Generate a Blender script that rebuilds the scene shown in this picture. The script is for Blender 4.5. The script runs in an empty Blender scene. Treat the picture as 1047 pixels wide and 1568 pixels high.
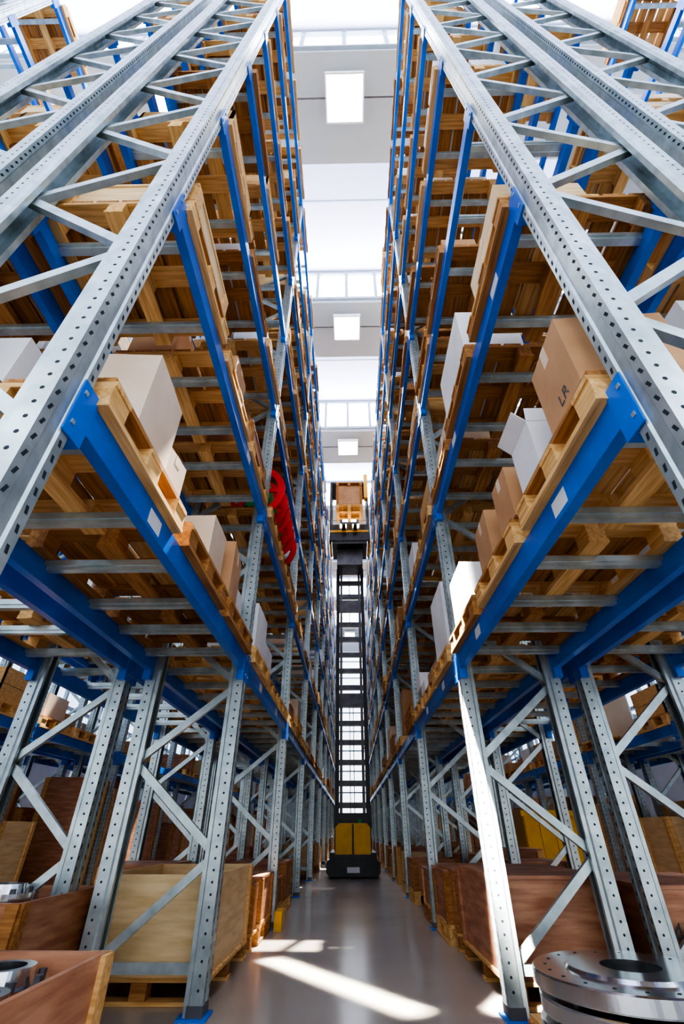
import bpy, math, random
from mathutils import Vector, Matrix, Euler
R = random.Random(11)
scene = bpy.context.scene

# ------------------------------------------------------------------ materials
def new_mat(name):
    m = bpy.data.materials.new(name); m.use_nodes = True
    nt = m.node_tree
    b = nt.nodes['Principled BSDF']
    return m, nt, b
def mix_noise(nt, b, c1, c2, scale=5, stretch=(1,1,1), detail=5, lo=.35, hi=.65, bump=0.0, rough=None):
    tc = nt.nodes.new('ShaderNodeTexCoord'); mp = nt.nodes.new('ShaderNodeMapping')
    mp.inputs['Scale'].default_value = stretch
    nt.links.new(tc.outputs['Object'], mp.inputs['Vector'])
    n = nt.nodes.new('ShaderNodeTexNoise'); n.inputs['Scale'].default_value = scale; n.inputs['Detail'].default_value = detail
    nt.links.new(mp.outputs['Vector'], n.inputs['Vector'])
    r = nt.nodes.new('ShaderNodeValToRGB')
    r.color_ramp.elements[0].position = lo; r.color_ramp.elements[1].position = hi
    r.color_ramp.elements[0].color = (*c1, 1); r.color_ramp.elements[1].color = (*c2, 1)
    nt.links.new(n.outputs['Fac'], r.inputs['Fac']); nt.links.new(r.outputs['Color'], b.inputs['Base Color'])
    if bump:
        bp = nt.nodes.new('ShaderNodeBump'); bp.inputs['Strength'].default_value = bump; bp.inputs['Distance'].default_value = .01
        nt.links.new(n.outputs['Fac'], bp.inputs['Height']); nt.links.new(bp.outputs['Normal'], b.inputs['Normal'])
    if rough:
        mr = nt.nodes.new('ShaderNodeMapRange'); mr.inputs['To Min'].default_value = rough[0]; mr.inputs['To Max'].default_value = rough[1]
        nt.links.new(n.outputs['Fac'], mr.inputs['Value']); nt.links.new(mr.outputs['Result'], b.inputs['Roughness'])
    return n
def simple(name, c1, c2=None, rough=.5, metal=0., scale=5, stretch=(1,1,1), bump=0, **k):
    m, nt, b = new_mat(name)
    c2 = c2 or tuple(min(1, x*1.15) for x in c1)
    mix_noise(nt, b, c1, c2, scale, stretch, bump=bump, **k)
    b.inputs['Roughness'].default_value = rough; b.inputs['Metallic'].default_value = metal
    return m
def emis(name, col, s):
    m, nt, b = new_mat(name)
    b.inputs['Base Color'].default_value = (*col, 1)
    b.inputs['Emission Color'].default_value = (*col, 1); b.inputs['Emission Strength'].default_value = s
    return m
def glazing(name, col, s):
    # clear glazing that glows with sky light but lets the sun through
    m = bpy.data.materials.new(name); m.use_nodes=True; nt=m.node_tree; nt.nodes.clear()
    o=nt.nodes.new('ShaderNodeOutputMaterial'); a=nt.nodes.new('ShaderNodeAddShader')
    t=nt.nodes.new('ShaderNodeBsdfTransparent'); e=nt.nodes.new('ShaderNodeEmission')
    e.inputs['Color'].default_value=(*col,1); e.inputs['Strength'].default_value=s
    nt.links.new(t.outputs[0],a.inputs[0]); nt.links.new(e.outputs[0],a.inputs[1]); nt.links.new(a.outputs[0],o.inputs['Surface'])
    return m

GALV = simple('galvanised_steel', (.36,.44,.455), (.60,.69,.70), metal=.6, scale=9, lo=.3, hi=.7, rough=.32)
HOLE = simple('upright_hole_dark', (.02,.03,.04), rough=.8)
BLUE = simple('blue_beam_paint', (.001,.13,.60), (.002,.19,.76), rough=.28, scale=3)
WX = [simple('pine_x_a', (.60,.32,.10), (.84,.53,.22), rough=.7, scale=6, stretch=(.6,9,9)), simple('pine_x_b', (.32,.13,.035), (.52,.25,.075), rough=.75, scale=6, stretch=(.6,9,9))]
WY = [simple('pine_y_a', (.64,.35,.11), (.88,.57,.24), rough=.7, scale=6, stretch=(9,.6,9)), simple('pine_y_b', (.32,.13,.035), (.54,.27,.08), rough=.75, scale=6, stretch=(9,.6,9))]
CARD = simple('cardboard', (.48,.26,.12), (.60,.35,.18), rough=.8, scale=3)
CARD2 = simple('cardboard_pale', (.70,.54,.39), (.80,.64,.49), rough=.8, scale=3)
WHITE = simple('white_carton', (.78,.79,.80), (.88,.89,.90), rough=.6, scale=3)
PLY = simple('plywood', (.72,.50,.24), (.86,.64,.36), rough=.6, scale=4, stretch=(1,1,7))
PLYR = simple('plywood_reddish', (.40,.16,.08), (.60,.30,.17), rough=.45, scale=4, stretch=(1,1,7))
RED = simple('red_plastic', (.65,.008,.01), (.8,.02,.02), rough=.35)
GREEN = simple('green_plastic', (.02,.35,.08), rough=.4)
YEL = simple('yellow_paint', (.82,.42,.01), (.90,.50,.02), rough=.35)
BLK = simple('black_paint', (.012,.012,.014), (.028,.028,.03), rough=.35)
DGREY = simple('dark_grey_metal', (.10,.10,.11), (.16,.16,.17), rough=.4, metal=.4)
STEEL = simple('machined_steel', (.66,.68,.70), (.82,.84,.86), rough=.18, metal=1., scale=3)
LABEL = simple('paper_label', (.75,.78,.8), (.85,.87,.9), rough=.5)
FLOORPLY = simple('dark_plywood_sheet', (.24,.12,.05), (.38,.21,.10), rough=.6, scale=4, stretch=(5,1,1))
MATS = [GALV,HOLE,BLUE,WX[0],WX[1],WY[0],WY[1],CARD,CARD2,WHITE,PLY,PLYR,RED,GREEN,YEL,BLK,DGREY,STEEL,LABEL,FLOORPLY]

# ------------------------------------------------------------------ mesh builder
class MB:
    def __init__(s): s.v=[]; s.f=[]; s.m=[]
    def raw(s, vs, fs, mat):
        o=len(s.v); s.v+= [tuple(v) for v in vs]; i=MATS.index(mat)
        for f in fs: s.f.append(tuple(o+a for a in f)); s.m.append(i)
    def box(s, x0,x1,y0,y1,z0,z1, mat, M=None):
        if x0>x1: x0,x1=x1,x0
        if y0>y1: y0,y1=y1,y0
        vs=[(x0,y0,z0),(x1,y0,z0),(x1,y1,z0),(x0,y1,z0),(x0,y0,z1),(x1,y0,z1),(x1,y1,z1),(x0,y1,z1)]
        if M is not None: vs=[M@Vector(v) for v in vs]
        s.raw(vs,[(0,3,2,1),(4,5,6,7),(0,1,5,4),(1,2,6,5),(2,3,7,6),(3,0,4,7)],mat)
    def _M(s,a,b,side):
        a=Vector(a); b=Vector(b); d=(b-a); L=d.length; d.normalize()
        sd=(side-d*side.dot(d)).normalized(); o=d.cross(sd)
        return L,Matrix((( d.x,sd.x,o.x,a.x),(d.y,sd.y,o.y,a.y),(d.z,sd.z,o.z,a.z),(0,0,0,1)))
    def bar(s, a, b, w, t, mat, side=Vector((0,1,0))):
        L,M=s._M(a,b,side); s.box(0,L,-t/2,t/2,-w/2,w/2,mat,M)
    def channel(s, a, b, w, t, mat, side=Vector((0,1,0)), th=.004):
        L,M=s._M(a,b,side)
        s.box(0,L,-t/2,-t/2+th,-w/2,w/2,mat,M)
        s.box(0,L,-t/2+th,t/2,-w/2,-w/2+th,mat,M)
        s.box(0,L,-t/2+th,t/2,w/2-th,w/2,mat,M)
    def cyl(s, c, r0, r1, z0, z1, mat, n=32, inner=0, M=None):
        vs=[]
        for k in range(n):
            a=2*math.pi*k/n; ca,sa=math.cos(a),math.sin(a)
            vs+=[(c[0]+r0*ca,c[1]+r0*sa,z0),(c[0]+r1*ca,c[1]+r1*sa,z1)]
            if inner: vs+=[(c[0]+inner*ca,c[1]+inner*sa,z0),(c[0]+inner*ca,c[1]+inner*sa,z1)]
        q=4 if inner else 2
        if M is not None: vs=[M@Vector(v) for v in vs]
        side=[];caps=[]
        for k in range(n):
            a=q*k; b=q*((k+1)%n)
            side.append((a,b,b+1,a+1))
            if inner:
                side.append((b+2,a+2,a+3,b+3)); caps.append((a+1,b+1,b+3,a+3)); caps.append((b,a,a+2,b+2))
        if not inner:
            caps=[tuple(q*k+1 for k in range(n)),tuple(q*k for k in reversed(range(n)))]
        o=len(s.v); s.v+=[tuple(v) for v in vs]; i=MATS.index(mat)
        for f in side+caps: s.f.append(tuple(o+x for x in f)); s.m.append(i)
    def mesh(s, name):
        me=bpy.data.meshes.new(name); me.from_pydata(s.v,[],s.f)
        used=sorted(set(s.m)); mp={u:i for i,u in enumerate(used)}
        for u in used: me.materials.append(MATS[u])
        me.polygons.foreach_set('material_index',[mp[x] for x in s.m])
        me.update(); return me
    def obj(s, name, parent=None, loc=(0,0,0)):
        return put(name, s.mesh(name), parent, loc)
def put(name, me, parent=None, loc=(0,0,0), rz=0):
    ob=bpy.data.objects.new(name, me); scene.collection.objects.link(ob)
    ob.location=loc; ob.rotation_euler=(0,0,rz)
    if parent: ob.parent=parent
    return ob
def empty(name, loc=(0,0,0)):
    e=bpy.data.objects.new(name,None); scene.collection.objects.link(e); e.location=loc; return e

# ------------------------------------------------------------------ layout constants
Y0, BAY, NB = .9, 2.82, 11
XF = .86; D = .78
LEV = [2.03+1.5*i for i in range(7)]
TOP = 11.55
DEPTH_END = Y0+BAY*NB

# ------------------------------------------------------------------ upright frames
def post(mb, x, s, H):
    prof=[(0,-.065),(0,-.028),(.007,-.020),(.007,.020),(0,.028),(0,.065),(.075,.065),(.085,.055),(.11,.055),(.11,.028),(.106,.028),(.106,.051),(.083,.051),(.073,.061),(.004,.061),(.004,.03),(.011,.024),(.011,-.024),(.004,-.03),(.004,-.061),(.073,-.061),(.083,-.051),(.106,-.051),(.106,-.028),(.11,-.028),(.11,-.055),(.085,-.055),(.075,-.065)]
    n=len(prof)
    vs=[(x+s*d,y,z) for z in (0.01,H) for d,y in prof]
    fs=[]
    for k in range(n):
        a,b=k,(k+1)%n
        fs.append((a,b,n+b,n+a) if s<0 else (a,n+a,n+b,b))
    mb.raw(vs,fs,GALV)
    z=.12
    while z<H-.05:
        for yy,sl in ((-.046,1),(.046,-1)):
            xx=x-s*.0006
            mb.raw([(xx,yy-.007-sl*.003,z-.012),(xx,yy+.005-sl*.003,z-.012),(xx,yy+.007+sl*.003,z+.012),(xx,yy-.005+sl*.003,z+.012)],[(0,1,2,3)],HOLE)
        for sy in (-1,1):
            yy=sy*.0656; xc=x+s*.036
            mb.raw([(xc+.008*math.cos(a*math.pi/3),yy,z+.008*math.sin(a*math.pi/3)) for a in range(6)],[(0,1,2,3,4,5)],HOLE)
        z+=.06
    mb.box(x-s*.03,x+s*.14,-.09,.09,0,.012,BLUE)
    mb.box(x-s*.004,x+s*.09,-.07,.07,.012,.06,DGREY)
def frame_mesh(s, parity, name):
    mb=MB(); post(mb,0,s,TOP); post(mb,s*D,-s,TOP)
    xa=s*.06; xb=s*(D-.06)
    mb.channel((xa,0,.2),(xb,0,.2),.05,.035,GALV)
    z=.2; k=parity
    while z+.54<TOP-.1:
        a=(xa if k%2==0 else xb); b=(xb if k%2==0 else xa)
        mb.channel((a,0,z),(b,0,z+.53),.05,.035,GALV)
        z+=.54; k+=1
    mb.channel((xa,0,z),(xb,0,z),.05,.035,GALV)
    return mb.mesh(name)
FM={}
for s in (-1,1):
    for p in (0,1): FM[(s,p)]=frame_mesh(s,p,'upright_frame_mesh')

# ------------------------------------------------------------------ goods
def wood(axis, t=None):
    t = R.random()<.35 if t is None else t
    return (WX if axis=='x' else WY)[1 if t else 0]
def pallet(mb, cx, cy, z, wx=.84, wy=.8):
    x0,x1=cx-wx/2,cx+wx/2; y0,y1=cy-wy/2,cy+wy/2
    t=R.random()<.25
    for xx in (x0+.05,cx,x1-.05):
        mb.box(xx-.05,xx+.05,y0,y1,z,z+.022,wood('y',t))
        for yy in (y0+.06,cy,y1-.06): mb.box(xx-.045,xx+.045,yy-.06,yy+.06,z+.022,z+.1,wood('y',t))
    for yy in (y0+.06,cy,y1-.06): mb.box(x0,x1,yy-.06,yy+.06,z+.1,z+.122,wood('x',t))
    n=6; w=wx/n; dk=R.random()<.4
    for i in range(n):
        mb.box(x0+i*w+.012,x0+(i+1)*w-.012,y0,y1,z+.122,z+.144,wood('y',True if dk else None))
    return z+.144
def crate(mb, x0,x1,y0,y1,z,h, mat, open_top=False, batt=None):
    t=.02; b=batt or (WX[0])
    mb.box(x0,x1,y0,y0+t,z,z+h,mat); mb.box(x0,x1,y1-t,y1,z,z+h,mat)
    mb.box(x0,x0+t,y0+t,y1-t,z,z+h,mat); mb.box(x1-t,x1,y0+t,y1-t,z,z+h,mat)
    mb.box(x0+t,x1-t,y0+t,y1-t,z,z+t,mat)
    if not open_top: mb.box(x0-.01,x1+.01,y0-.01,y1+.01,z+h,z+h+.02,mat)
    for yy in (y0,y1-.07):
        for xx,sg in ((x0,-1),(x1,1)):
            mb.box(xx,xx+sg*.018,yy,yy+.07,z,z+h-.002,b)
    for xx in (x0,x1-.07):
        for yy,sg in ((y0,-1),(y1,1)):
            mb.box(xx,xx+.07,yy,yy+sg*.018,z,z+h-.002,b)
def carton(mb,x0,x1,y0,y1,z,h,mat):
    mb.box(x0,x1,y0,y1,z,z+h,mat)
    ym=(y0+y1)/2
    mb.box(x0-.001,x1+.001,ym-.025,ym+.025,z+h*.8,z+h+.001,CARD2 if mat is CARD else LABEL)
def load(mb, s, cx, cy, z, dens=1.):
    r=R.random()
    if r>dens*.86: return
    z=pallet(mb,cx,cy,z)
    xi=cx+s*.01
    x0,x1=xi-.37,xi+.37; y0,y1=cy-.36,cy+.36
    r=R.random()
    if r<.16:
        mb.box(x0,x1,y0,y1,z,z+.015,FLOORPLY)
        crate(mb,x0,x1,y0,y1,z+.015,R.uniform(.18,.6),PLY if R.random()<.6 else PLYR,batt=R.choice(WX))
    elif r<.46:
        n=R.choice((1,2,2)); h=R.uniform(.16,.34); m=R.choice((CARD,CARD2,WHITE,WHITE))
        for lv in range(R.choice((1,1,2,2))):
            for i in range(2):
                for j in range(n):
                    if R.random()<(.35 if lv else .12): continue
                    ww=.72/2; dd=.72/n; j1=R.uniform(0,.03)
                    carton(mb,x0+i*ww+.01,x0+(i+1)*ww-.01-j1,y0+j*dd+.01,y0+(j+1)*dd-.01-j1,z+lv*h,h-.005,m)
    elif r<.70:
        m=R.choice((CARD,CARD2,CARD2,WHITE,WHITE)); q=R.uniform(0,.15)
        carton(mb,x0+q*.5,x1-q/2,y0+q,y1-q,z,R.uniform(.25,.8),m)
    elif r<.78:
        for k in range(R.choice((1,2))): z=pallet(mb,cx+R.uniform(-.02,.02),cy+R.uniform(-.02,.02),z)
    elif r<.9:
        mb.box(x0,x1,y0,y1,z,z+.012,FLOORPLY)
        carton(mb,xi-.25,xi+.1,cy-.3,cy+.1,z+.012,.22,CARD)
    else:
        for zz in (0,.2): 
            for (a,b,c,d) in ((x0,x1,y0,y0+.02),(x0,x1,y1-.02,y1),(x0,x0+.02,y0,y1),(x1-.02,x1,y0,y1)): mb.box(a,b,c,d,z+zz,z+zz+.19,WX[0])

# ------------------------------------------------------------------ rack rows
def rack(s, xa, face, idx, skip=(), dens=1., floor_h=(.2,.5)):
    d=s*face
    root=empty('pallet_rack',(0,0,0))
    x0=s*xa
    par = (1 if s<0 else 0) if face>0 else (0 if s<0 else 1)
    for k in range(NB+1):
        put('upright_frame_%d'%k, FM[(d,par)], root, (x0,Y0+BAY*k,0))
    mb=MB(); xr=x0+d*D
    for L in LEV:
        for k in range(NB):
            ya=Y0+BAY*k+.068; yb=Y0+BAY*(k+1)-.068
            for xx,dd in ((x0,d),(xr,-d)):
                mb.box(xx-dd*.004,xx+dd*.046,ya,yb,L-.12,L-.035,BLUE)
                mb.box(xx-dd*.004,xx+dd*.030,ya,yb,L-.035,L,BLUE)
                for yy,sg in ((ya,1),(yb,-1)):
                    mb.box(xx-dd*.010,xx+dd*.05,yy,yy+sg*.045,L-.19,L+.03,BLUE)
                    mb.box(xx-dd*.010,xx-dd*.003,yy-sg*.05,yy,L-.19,L+.03,BLUE)
                    for bz in (-.15,-.02):
                        mb.box(xx-dd*.014,xx-dd*.010,yy-sg*.035,yy-sg*.020,L+bz,L+bz+.015,GALV)
            for pc in (.5,1.41,2.32):
                for o in (-.24,.24):
                    yy=Y0+BAY*k+pc+o
                    mb.box(x0+d*.030,xr-d*.030,yy-.028,yy+.028,L-.034,L-.001,GALV)
                    mb.box(x0+d*.046,xr-d*.046,yy-.020,yy+.020,L-.055,L-.034,GALV)
            if k<5 and idx==0:
                for q in (.55,1.75):
                    if R.random()<.75:
                        yy=ya+q+R.uniform(-.2,.2); mb.box(x0-d*.005,x0-d*.004,yy,yy+.13,L-.10,L-.03,LABEL)
    mb.obj('load_beams',root)
    g=MB(); cx=x0+d*(D/2)
    for li,L in enumerate(LEV):
        for k in range(NB):
            for pi,pc in enumerate((.5,1.41,2.32)):
                if (li,k,pi) in skip: continue
                dn = dens*(.55 if (idx and li>2) else 1)
                load(g,d,cx+R.uniform(-.02,.01)*d,Y0+BAY*k+pc+R.uniform(-.02,.02),L,dn)
    for k in range(NB):
        for pi,pc in enumerate((.5,1.41,2.32)):
            if (-1,k,pi) in skip or R.random()<.2: continue
            yc=Y0+BAY*k+pc
            z=pallet(g,cx,yc,0.0,wx=.74)
            crate(g,cx-.35,cx+.35,yc-.36,yc+.36,z,R.uniform(*floor_h),R.choice((PLY,PLYR,PLYR)),open_top=R.random()<.4,batt=R.choice(WX))
    g.obj('stored_goods',root)
    return root
skipL={(-1,0,0),(-1,0,1),(-1,0,2),(-1,1,0),(-1,1,1),(0,0,0),(0,0,1),(0,0,2),(1,1,0),(1,1,1),(0,1,0)}
skipR={(-1,0,0),(-1,0,1),(-1,0,2),(-1,1,0),(-1,1,1),(0,0,0),(0,0,1),(0,0,2),(1,0,0),(1,0,1),(0,1,0)}
rack(-1,XF,1,0,skipL,.98); rack(1,XF,1,0,skipR)
skB={(-1,0,0),(-1,0,1),(-1,0,2),(-1,1,0),(-1,1,1)}
rack(-1,1.80+D,-1,1,skB,.5); rack(-1,4.30,1,2,(),.45,(.6,1.5))
rack(1,1.80+D,-1,1,skB,.8); rack(1,4.30,1,2,(),.75,(.6,1.5))
rack(-1,5.26+D,-1,3,(),.5,(.8,1.7)); rack(1,5.26+D,-1,3,(),.6,(.6,1.5))

# ------------------------------------------------------------------ hand placed loads
def pallet_obj(cx,cy,z,name='wooden_pallet',**k):
    mb=MB(); pallet(mb,0,0,0,**k); return mb.obj(name,None,(cx,cy,z+.001))
def box_obj(cx,cy,z,wx,wy,h,mat,rz=0,name='cardboard_box',flaps=False):
    mb=MB(); t=.006
    if flaps:
        mb.box(-wx/2,wx/2,-wy/2,-wy/2+t,0,h,mat); mb.box(-wx/2,wx/2,wy/2-t,wy/2,0,h,mat)
        mb.box(-wx/2,-wx/2+t,-wy/2+t,wy/2-t,0,h,mat); mb.box(wx/2-t,wx/2,-wy/2+t,wy/2-t,0,h,mat); mb.box(-wx/2+t,wx/2-t,-wy/2+t,wy/2-t,0,t,mat)
        mb.bar((-wx/2,0,h),(-wx/2-.06,0,h+.06),.005,wy,mat)
        mb.bar((wx/2,0,h),(wx/2+.02,0,h+.07),.005,wy,mat)
        mb.bar((0,-wy/2,h),(0,-wy/2-.015,h+.07),.005,wx,mat,Vector((1,0,0)))
    else:
        mb.box(-wx/2,wx/2,-wy/2,wy/2,0,h,mat)
        mb.box(-wx/2-.001,wx/2+.001,-.025,.025,h*.75,h+.001,CARD2 if mat is CARD else mat)
        mb.box(-.002,.002,-wy/2-.001,wy/2+.001,h*.999,h+.001,CARD)
    o=mb.obj(name,None,(cx,cy,z+.003)); o.rotation_euler=(0,0,rz)
    return o
L1=LEV[0]; zt=L1+.146; L2=LEV[1]; zt2=L2+.146
for s in (-1,1):
    for pc in (.5,1.41,2.32,BAY+.5): pallet_obj(s*(XF+D/2-.02),Y0+pc,L1)
box_obj(-(XF+.17),Y0+.47,zt,.38,.34,.42,CARD2,.05)
box_obj(-(XF+.62),Y0+.45,zt,.26,.5,.4,WHITE)
box_obj(-(XF+.17),Y0+.79,zt,.34,.18,.22,CARD2,-.1)
box_obj(-(XF+.22),Y0+1.62,zt,.42,.30,.36,CARD2)
box_obj(-(XF+.20),Y0+2.05,zt,.42,.36,.42,CARD,.1)
box_obj(-(XF+.26),Y0+2.52,zt,.4,.22,.3,WHITE)
box_obj(-(XF+.24),Y0+BAY+.42,zt,.5,.5,.42,WHITE,0,name='white_carton')
box_obj((XF+.24),Y0+BAY+.45,zt,.5,.6,.62,WHITE,0,name='white_carton')
rb=box_obj(XF+.18,Y0+.28,zt,.42,.30,.38,CARD,-.05,name='marked_cardboard_box')
box_obj(XF+.16,Y0+.74,zt,.34,.24,.30,WHITE,0,flaps=True,name='open_white_carton')
box_obj(XF+.18,Y0+1.10,zt,.40,.24,.32,CARD,0)
box_obj(XF+.20,Y0+1.56,zt,.42,.32,.34,CARD,-.06)
box_obj(XF+.20,Y0+2.4,zt,.42,.42,.40,WHITE,0,name='white_carton')
box_obj(XF+.62,Y0+.32,zt,.22,.36,.5,WHITE)
box_obj(XF+.60,Y0+1.5,zt,.28,.5,.4,CARD2)
for pc in (.5,1.41): pallet_obj(XF+D/2-.02,Y0+pc,L2)
box_obj(XF+.25,Y0+.45,zt2,.5,.6,.30,PLY,0,name='plywood_box')
box_obj(XF+.20,Y0+1.42,zt2,.44,.70,.50,WHITE,0,name='white_carton')
def text(body,size,loc,rot,parent,name):
    cu=bpy.data.curves.new(name,'FONT'); cu.body=body; cu.size=size; cu.extrude=.0005
    cu.materials.append(BLK)
    o=bpy.data.objects.new(name,cu); scene.collection.objects.link(o)
    o.location=loc; o.rotation_euler=rot; o.parent=parent; return o
text('LR',.08,(-.2112,.02,.04),(math.pi/2,0,-math.pi/2),rb,'box_marking')

# red cable reels, left level 2, second bay
for yy in (Y0+BAY+.46,Y0+BAY+.96,Y0+BAY+1.46): 
    mb=MB(); r=.37
    def RY(y): return Matrix.Translation((0,y,r))@Matrix.Rotation(math.pi/2,4,'X')
    for y in (-.15,.15):
        mb.cyl((0,0),r,r,-.012,.012,RED,28,r-.08,RY(y)); mb.cyl((0,0),.12,.12,-.012,.012,RED,20,.05,RY(y))
        for k in range(6):
            a=k*math.pi/3
            mb.bar((.10*math.cos(a),y,r+.10*math.sin(a)),((r-.06)*math.cos(a),y,r+(r-.06)*math.sin(a)),.05,.02,RED)
    mb.cyl((0,0),.21,.21,-.14,.14,GREEN,24,.06,RY(0))
    mb.obj('red_cable_reel',None,(-(XF+.24),yy,L2+.146))
for pc in (.5,1.41): pallet_obj(-(XF+D/2-.02),Y0+BAY+pc,L2)

# ------------------------------------------------------------------ floor crates
def floor_crate(name,x0,x1,y0,y1,h,mat,open_top,batt,fill=None):
    mb=MB(); cx,cy=(x0+x1)/2,(y0+y1)/2
    wx,wy=x1-x0,y1-y0
    for yy in (-wy/2+.05,0,wy/2-.05):
        mb.box(-wx/2,wx/2,yy-.05,yy+.05,0,.02,WX[0])
        for xx in (-wx/2+.06,0,wx/2-.06): mb.box(xx-.05,xx+.05,yy-.05,yy+.05,.02,.1,WX[1])
    for i in range(6):
        w=wy/6; mb.box(-wx/2,wx/2,-wy/2+i*w+.01,-wy/2+(i+1)*w-.01,.1,.12,WX[0])
    crate(mb,-wx/2+.02,wx/2-.02,-wy/2+.02,wy/2-.02,.12,h-.12,mat,open_top,batt)
    if fill:
        for (fx,fy,r,z0,z1) in fill:
            mb.cyl((fx,fy),r,r,z0,z1,STEEL,48,r*.45)
            mb.cyl((fx,fy),r*.7,r*.65,z1,z1+.04,STEEL,48,r*.45)
            for k in range(8):
                a=k*math.pi/4; mb.cyl((fx+r*.85*math.cos(a),fy+r*.85*math.sin(a)),.014,.014,z1,z1+.02,DGREY,8)
    return mb.obj(name,None,(cx,cy,0.001))
floor_crate('plywood_crate',-1.75,-.90,3.90,5.15,.62,PLY,True,WX[0])
floor_crate('plywood_crate',-1.75,-.90,5.35,6.30,.45,PLYR,True,WX[1])
floor_crate('open_wooden_crate',-1.62,-.85,1.25,2.2,.52,PLYR,True,WX[0],fill=[(.10,.29,.14,.3,.47),(-.20,.20,.15,.3,.47),(.22,-.02,.12,.3,.47),(-.1,-.25,.17,.14,.45)])
floor_crate('open_wooden_crate',-2.6,-1.75,3.1,4.1,.55,PLYR,True,WX[1],fill=[(.0,.0,.2,.14,.55),(.2,-.3,.14,.14,.58)])
floor_crate('open_wooden_crate',-2.7,-1.85,1.3,2.3,.5,PLYR,True,WX[0],fill=[(.0,.0,.25,.14,.5)])
floor_crate('lidded_wooden_crate',.92,1.72,3.85,5.2,.60,PLYR,False,PLYR)
kc=floor_crate('marked_wooden_crate',1.85,2.7,3.75,4.9,.56,PLYR,False,PLYR)
text('4KC',.15,(-.34,-.585,.30),(math.pi/2,0,0),kc,'crate_marking')
floor_crate('lidded_wooden_crate',.92,1.72,5.4,6.35,.55,PLYR,False,WX[1])

# steel flanges
fl=MB()
fl.box(-.4,.4,-.4,-.3,0,.1,WX[1]); fl.box(-.4,.4,.3,.4,0,.1,WX[1]); fl.box(-.4,.4,-.05,.05,0,.1,WX[1])
for i in range(5): fl.box(-.4+i*.16+.01,-.4+(i+1)*.16-.01,-.4,.4,.1,.12,WY[0])
def flange(mb,c,z,r,t):
    mb.cyl(c,r-.006,r,z,z+.006,STEEL,128,r*.3)
    mb.cyl(c,r,r,z+.006,z+t-.006,STEEL,128,r*.3)
    mb.cyl(c,r,r-.006,z+t-.006,z+t,STEEL,128,r*.3)
    mb.cyl(c,r*.66,r*.64,z+t,z+t+.014,STEEL,128,r*.3)
    for k in range(20):
        a=k*math.pi/10; mb.cyl((c[0]+r*.86*math.cos(a),c[1]+r*.86*math.sin(a)),.008,.008,z+t,z+t+.0012,HOLE,12)
for i in range(3): flange(fl,(0.0,0),.12+i*.083,.43-.012*(i%2),.062)
fl.obj('steel_flange_stack',None,(1.26,2.90,0.001))

# yellow storage bin in the next aisle
yb=MB()
yb.box(-.5,.5,-.4,.4,.1,1.1,YEL)
for x in (-.46,-.23,0,.23,.46): yb.box(x-.03,x+.03,-.43,.43,.12,1.05,YEL)
yb.box(-.53,.53,-.45,.45,1.05,1.13,YEL); yb.box(-.45,-.3,-.4,.4,0,.1,BLK); yb.box(.3,.45,-.4,.4,0,.1,BLK)
yb.obj('yellow_storage_bin',None,(3.25,9.2,0))
g=MB(); g.box(-.02,.06,-.14,.14,0,.16,YEL); g.box(-.021,-.019,-.05,.05,.02,.14,BLK); g.obj('yellow_post_guard',None,(-.82,Y0+2*BAY-.05,0))

# ------------------------------------------------------------------ very-narrow-aisle truck
T=empty('order_picker_truck',(0.02,12.6,0))
mb=MB()
def bev(x0,x1,y0,y1,z0,z1,mat,c=.06):
    pts=[(x0+c,z0),(x1-c,z0),(x1,z0+c),(x1,z1-c),(x1-c,z1),(x0+c,z1),(x0,z1-c),(x0,z0+c)]
    n=8; vs=[(p[0],y,p[1]) for y in (y0,y1) for p in pts]
    fs=[tuple(range(n)),tuple(n+i for i in reversed(range(n)))]+[(i,n+i,n+(i+1)%n,(i+1)%n) for i in range(n)]
    mb.raw(vs,fs,mat)
bev(-.60,.60,0,2.0,.03,.34,BLK,.07)
bev(-.40,.40,.05,1.2,.30,1.00,YEL,.08)
mb.box(-.02,.02,.04,.06,.32,.98,BLK)
bev(-.44,.44,.02,.30,.30,.42,BLK,.03)
mb.box(-.14,.14,-.012,.0,.10,.20,LABEL)
for s in (-1,1):
    mb.box(s*.47-.06,s*.47+.06,.1,1.8,.3,.45,BLK)
    mb.box(s*.40-.05,s*.40+.05,.25,.5,.90,1.35,BLK)
mb.box(-.4,.4,.2,.5,1.0,1.2,BLK)
mb.box(.12,.2,.1,.18,1.00,1.08,GREEN)
mb.obj('chassis',T)
mb=MB()
for s in (-1,1):
    mb.box(s*.38-.05,s*.38+.05,.35,.55,.3,7.8,BLK)
    mb.box(s*.28-.035,s*.28+.035,.40,.60,.3,10.2,DGREY)
    mb.bar((s*.05,.38,1.0),(s*.05,.38,3.6),.02,.02,DGREY)
z=1.3; i=0
while z<10.1:
    mb.box(-.33,.33,.42,.56,z,z+(.36 if i%6==5 else .12),DGREY); z+=.46; i+=1
mb.obj('mast',T)
mb=MB()
mb.box(-.55,.55,-.65,.35,8.15,8.25,BLK); mb.box(-.40,.40,-.3,.4,7.6,8.15,DGREY)
for s in (-1,1):
    mb.box(s*.6-.04,s*.6+.04,-.65,.3,8.2,8.3,YEL); mb.box(s*.6-.03,s*.6+.03,-.65,-.58,8.2,10.6,BLK); mb.box(s*.6-.03,s*.6+.03,.2,.28,8.2,10.6,BLK)
    mb.box(s*.18-.06,s*.18+.06,-1.0,-.3,8.6,8.66,BLK)
mb.box(-.6,.6,-.68,-.62,8.25,8.85,BLK); mb.box(-.6,.6,-.70,-.68,8.55,8.62,YEL)
mb.box(-.62,.62,-.65,.28,10.55,10.62,BLK)
mb.box(.5,.62,-.72,-.5,9.9,10.9,YEL)
mb.obj('operator_cab',T)
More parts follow.
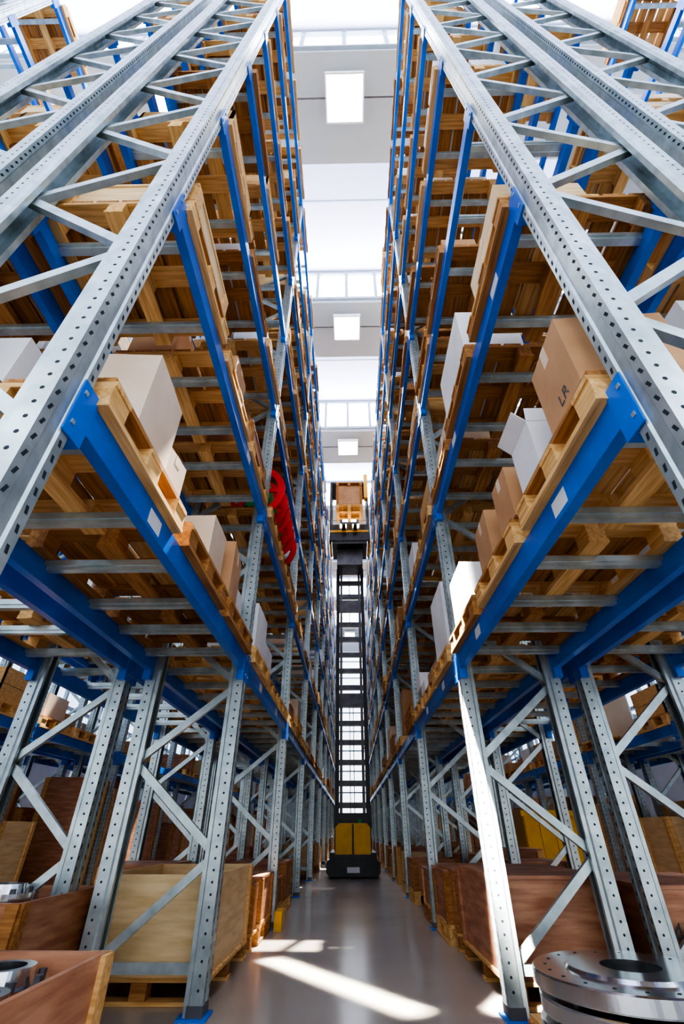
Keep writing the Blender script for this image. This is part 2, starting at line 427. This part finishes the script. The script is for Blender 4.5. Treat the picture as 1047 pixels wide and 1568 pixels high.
mb=MB(); zz=pallet(mb,0,-1.0,9.0); crate(mb,-.4,.4,-1.37,-.63,zz,.7,CARD,batt=WX[1]); zz=pallet(mb,0,-1.0,zz+.73); 
mb.obj('carried_pallet',T)
def emit_box(name,x0,x1,y0,y1,z0,z1,mat,parent=None):
    me=bpy.data.meshes.new(name)
    vs=[(x0,y0,z0),(x1,y0,z0),(x1,y1,z0),(x0,y1,z0),(x0,y0,z1),(x1,y0,z1),(x1,y1,z1),(x0,y1,z1)]
    me.from_pydata(vs,[],[(0,3,2,1),(4,5,6,7),(0,1,5,4),(1,2,6,5),(2,3,7,6),(3,0,4,7)]); me.materials.append(mat)
    return put(name,me,parent)
WARM=emis('work_lamp_glow',(1,.75,.42),25)
for s in (-1,1): emit_box('work_lamp',s*.2-.1,s*.2+.1,-.72,-.705,8.72,8.84,WARM,T)

# ------------------------------------------------------------------ room shell
XW=9.0; YE=DEPTH_END+2.2; YS=-8.0
def plain(name,boxes,mat):
    me=bpy.data.meshes.new(name); vs=[];fs=[]
    for (x0,x1,y0,y1,z0,z1) in boxes:
        o=len(vs)
        vs+=[(x0,y0,z0),(x1,y0,z0),(x1,y1,z0),(x0,y1,z0),(x0,y0,z1),(x1,y0,z1),(x1,y1,z1),(x0,y1,z1)]
        fs+=[tuple(o+a for a in f) for f in [(0,3,2,1),(4,5,6,7),(0,1,5,4),(1,2,6,5),(2,3,7,6),(3,0,4,7)]]
    me.from_pydata(vs,[],fs); me.materials.append(mat); return put(name,me)
m,nt,b=new_mat('epoxy_floor'); mix_noise(nt,b,(.36,.31,.27),(.41,.355,.315),.6,detail=3,rough=(.16,.24)); FLOOR=m
WALL=simple('painted_wall',(.30,.33,.38),(.34,.37,.42),rough=.8,scale=.6)
GREYC=simple('ceiling_deck_grey',(.42,.46,.47),(.45,.49,.50),rough=.7,scale=.5)
LAV=simple('ceiling_upper_white',(.43,.44,.57),(.46,.47,.60),rough=.7,scale=.5)
FRM=simple('window_frame_grey',(.30,.36,.42),rough=.5)
plain('floor',[(-XW,XW,YS,YE,-.1,0)],FLOOR)
ZC=12.87; ZU=14.5; P=4.95; N0=1.85; GL=1.75
nk=range(-2,7)
plain('ceiling',[(-XW,XW,N0+P*k,N0+P*k+GL,ZC,ZC+.12) for k in nk],GREYC)
plain('ceiling_upper',[(-XW,XW,N0+P*(k-1)+GL,N0+P*k,ZU,ZU+.1) for k in nk]+[(-XW,XW,N0+P*k+GL-.06,N0+P*k+GL,ZC+.12,ZU) for k in nk],LAV)
PANE=glazing('roof_glazing_sky_glow',(.92,.96,1),6)
for i,k in enumerate(nk):
    y=N0+P*k; bx=[(-XW,XW,y-.06,y+.06,ZU-.12,ZU),(-XW,XW,y-.06,y+.06,ZC+.12,ZC+.22)]
    x=-.83*10
    while x<XW: bx.append((x-.045,x+.045,y-.05,y+.05,ZC+.22,ZU-.12)); x+=.83
    w_=plain('window_%d'%(i+1),bx,FRM)
    me=bpy.data.meshes.new('pane'); me.from_pydata([(-XW,y+.02,ZC+.2),(XW,y+.02,ZC+.2),(XW,y+.02,ZU-.1),(-XW,y+.02,ZU-.1)],[],[(0,1,2,3)]); me.materials.append(PANE)
    put('glass_pane',me,w_)
    ld=bpy.data.lights.new('roof_window_daylight','AREA'); ld.shape='RECTANGLE'; ld.size=2*XW-.2; ld.size_y=1.25; ld.energy=900; ld.color=(.95,.97,1)
    lo=bpy.data.objects.new('roof_window_daylight',ld); scene.collection.objects.link(lo)
    lo.location=(0,y-.08,ZC+.85); lo.rotation_euler=(math.radians(-90),0,0)
plain('trim_1',[(-XW,XW,N0+P*(k-1)+GL+1.3,N0+P*(k-1)+GL+1.33,ZU-.012,ZU) for k in nk],FRM)
SKY=emis('window_sky_glow',(.80,.90,1),5)
SKYL=emis('low_window_sky_glow',(.70,.84,1),1.2)
j=12
for s,wn in ((-1,'wall_left'),(1,'wall_right')):
    a,b_=(s*XW,s*(XW+.2)); a,b_=min(a,b_),max(a,b_)
    plain(wn,[(a,b_,YS,YE,0,3.2),(a,b_,YS,YE,4.8,9.0),(a,b_,YS,YE,10.8,ZU+.1)],WALL)
    for z0,z1 in ((3.2,4.8),(9.0,10.8)):
        emit_box('window_%d'%j,s*XW+s*.12,s*XW+s*.14,YS,YE,z0,z1,SKYL if z0<5 else SKY); j+=1
        bx=[]; y=YS
        while y<YE: bx.append((s*XW,s*XW+s*.1,y,y+.10,z0,z1)); y+=1.2
        bx.append((s*XW,s*XW+s*.1,YS,YE,z0+.8,z0+.9))
        plain('trim_%d'%j,bx,FRM)
plain('wall_back',[(-XW,-1.0,YE,YE+.2,0,ZU),(1.0,XW,YE,YE+.2,0,ZU),(-1,1,YE,YE+.2,0,.4),(-1,1,YE,YE+.2,12,ZU)],WALL)
SKY2=emis('end_window_sky_glow',(.85,.92,1),1.8)
emit_box('window_20',-1,1,YE+.1,YE+.12,.4,12,SKY2)
plain('trim_20',[(-1,1,YE,YE+.1,z,z+.08) for z in [1.6+1.2*i for i in range(9)]],FRM)

# ceiling lamps
LAMP=emis('lamp_diffuser_glow',(1,.98,.93),9)
for k in range(0,7):
    y=N0+P*k+.62
    for x in (0,-3.4,3.4):
        e=empty('ceiling_lamp',(x,y,ZC-.25))
        mb=MB(); mb.box(-.38,.38,-.38,.38,.02,.10,LABEL); mb.box(-.38,.38,-.38,-.35,-.02,.02,LABEL); mb.box(-.38,.38,.35,.38,-.02,.02,LABEL)
        mb.box(-.38,-.35,-.35,.35,-.02,.02,LABEL); mb.box(.35,.38,-.35,.35,-.02,.02,LABEL)
        mb.box(-.3,-.28,-.01,.01,.1,.25,DGREY); mb.box(.28,.3,-.01,.01,.1,.25,DGREY)
        mb.box(-1.6,-.38,-.012,.012,.05,.075,DGREY); mb.box(.38,1.6,-.012,.012,.05,.075,DGREY)
        mb.obj('housing',e)
        emit_box('diffuser',-.35,.35,-.35,.35,0,.02,LAMP,e)

# ------------------------------------------------------------------ sun & world
sd=bpy.data.lights.new('sun','SUN'); sd.energy=26; sd.angle=.008; sd.color=(1,.95,.86)
so=bpy.data.objects.new('sun',sd); scene.collection.objects.link(so)
e=math.radians(65.6); ph=math.radians(-13)
dirv=Vector((math.sin(ph)*math.cos(e),-math.cos(ph)*math.cos(e),-math.sin(e)))
so.rotation_euler=dirv.to_track_quat('-Z','Y').to_euler(); so.location=(0,20,30)
def add_sun_lamp(frm,to,sx,sy,roll,P):  # added narrow area lamp above the aisle, stands in for direct sun
    ld=bpy.data.lights.new('added_sun_lamp','AREA'); ld.shape='RECTANGLE'; ld.size=sx; ld.size_y=sy; ld.energy=P; ld.spread=math.radians(1.2); ld.color=(1,.95,.86)
    lo=bpy.data.objects.new('added_sun_lamp',ld); scene.collection.objects.link(lo)
    d=(Vector(to)-Vector(frm)).normalized()
    q=d.to_track_quat('-Z','Y')
    lo.rotation_euler=(q.to_matrix()@Matrix.Rotation(roll,3,'Z')).to_euler(); lo.location=frm
add_sun_lamp((-.12,4.50,11.2),(-.16,4.48,0),1.7,.16,math.radians(12),20)  # added lamp for the diagonal sunlit streak on the floor
add_sun_lamp((-.55,1.0,11.3),(1.04,3.84,.45),.42,.42,0,50)  # added lamp for the sunlit patch on right post and crate

w=bpy.data.worlds.new('World'); scene.world=w; w.use_nodes=True
bg=w.node_tree.nodes['Background']; bg.inputs['Color'].default_value=(.86,.92,1,1); bg.inputs['Strength'].default_value=1.5

# ------------------------------------------------------------------ camera
cd=bpy.data.cameras.new('Camera'); co=bpy.data.objects.new('Camera',cd); scene.collection.objects.link(co)
cd.sensor_fit='VERTICAL'; cd.sensor_height=36; cd.lens=741/1696*36; cd.clip_start=.02; cd.clip_end=200
co.location=(-.01,0,.87); co.rotation_euler=(math.radians(90+35.4),0,math.radians(1.0))
scene.camera=co
try: scene.view_settings.look='AgX - High Contrast'
except Exception as ex: print(ex)
scene.view_settings.exposure=.42
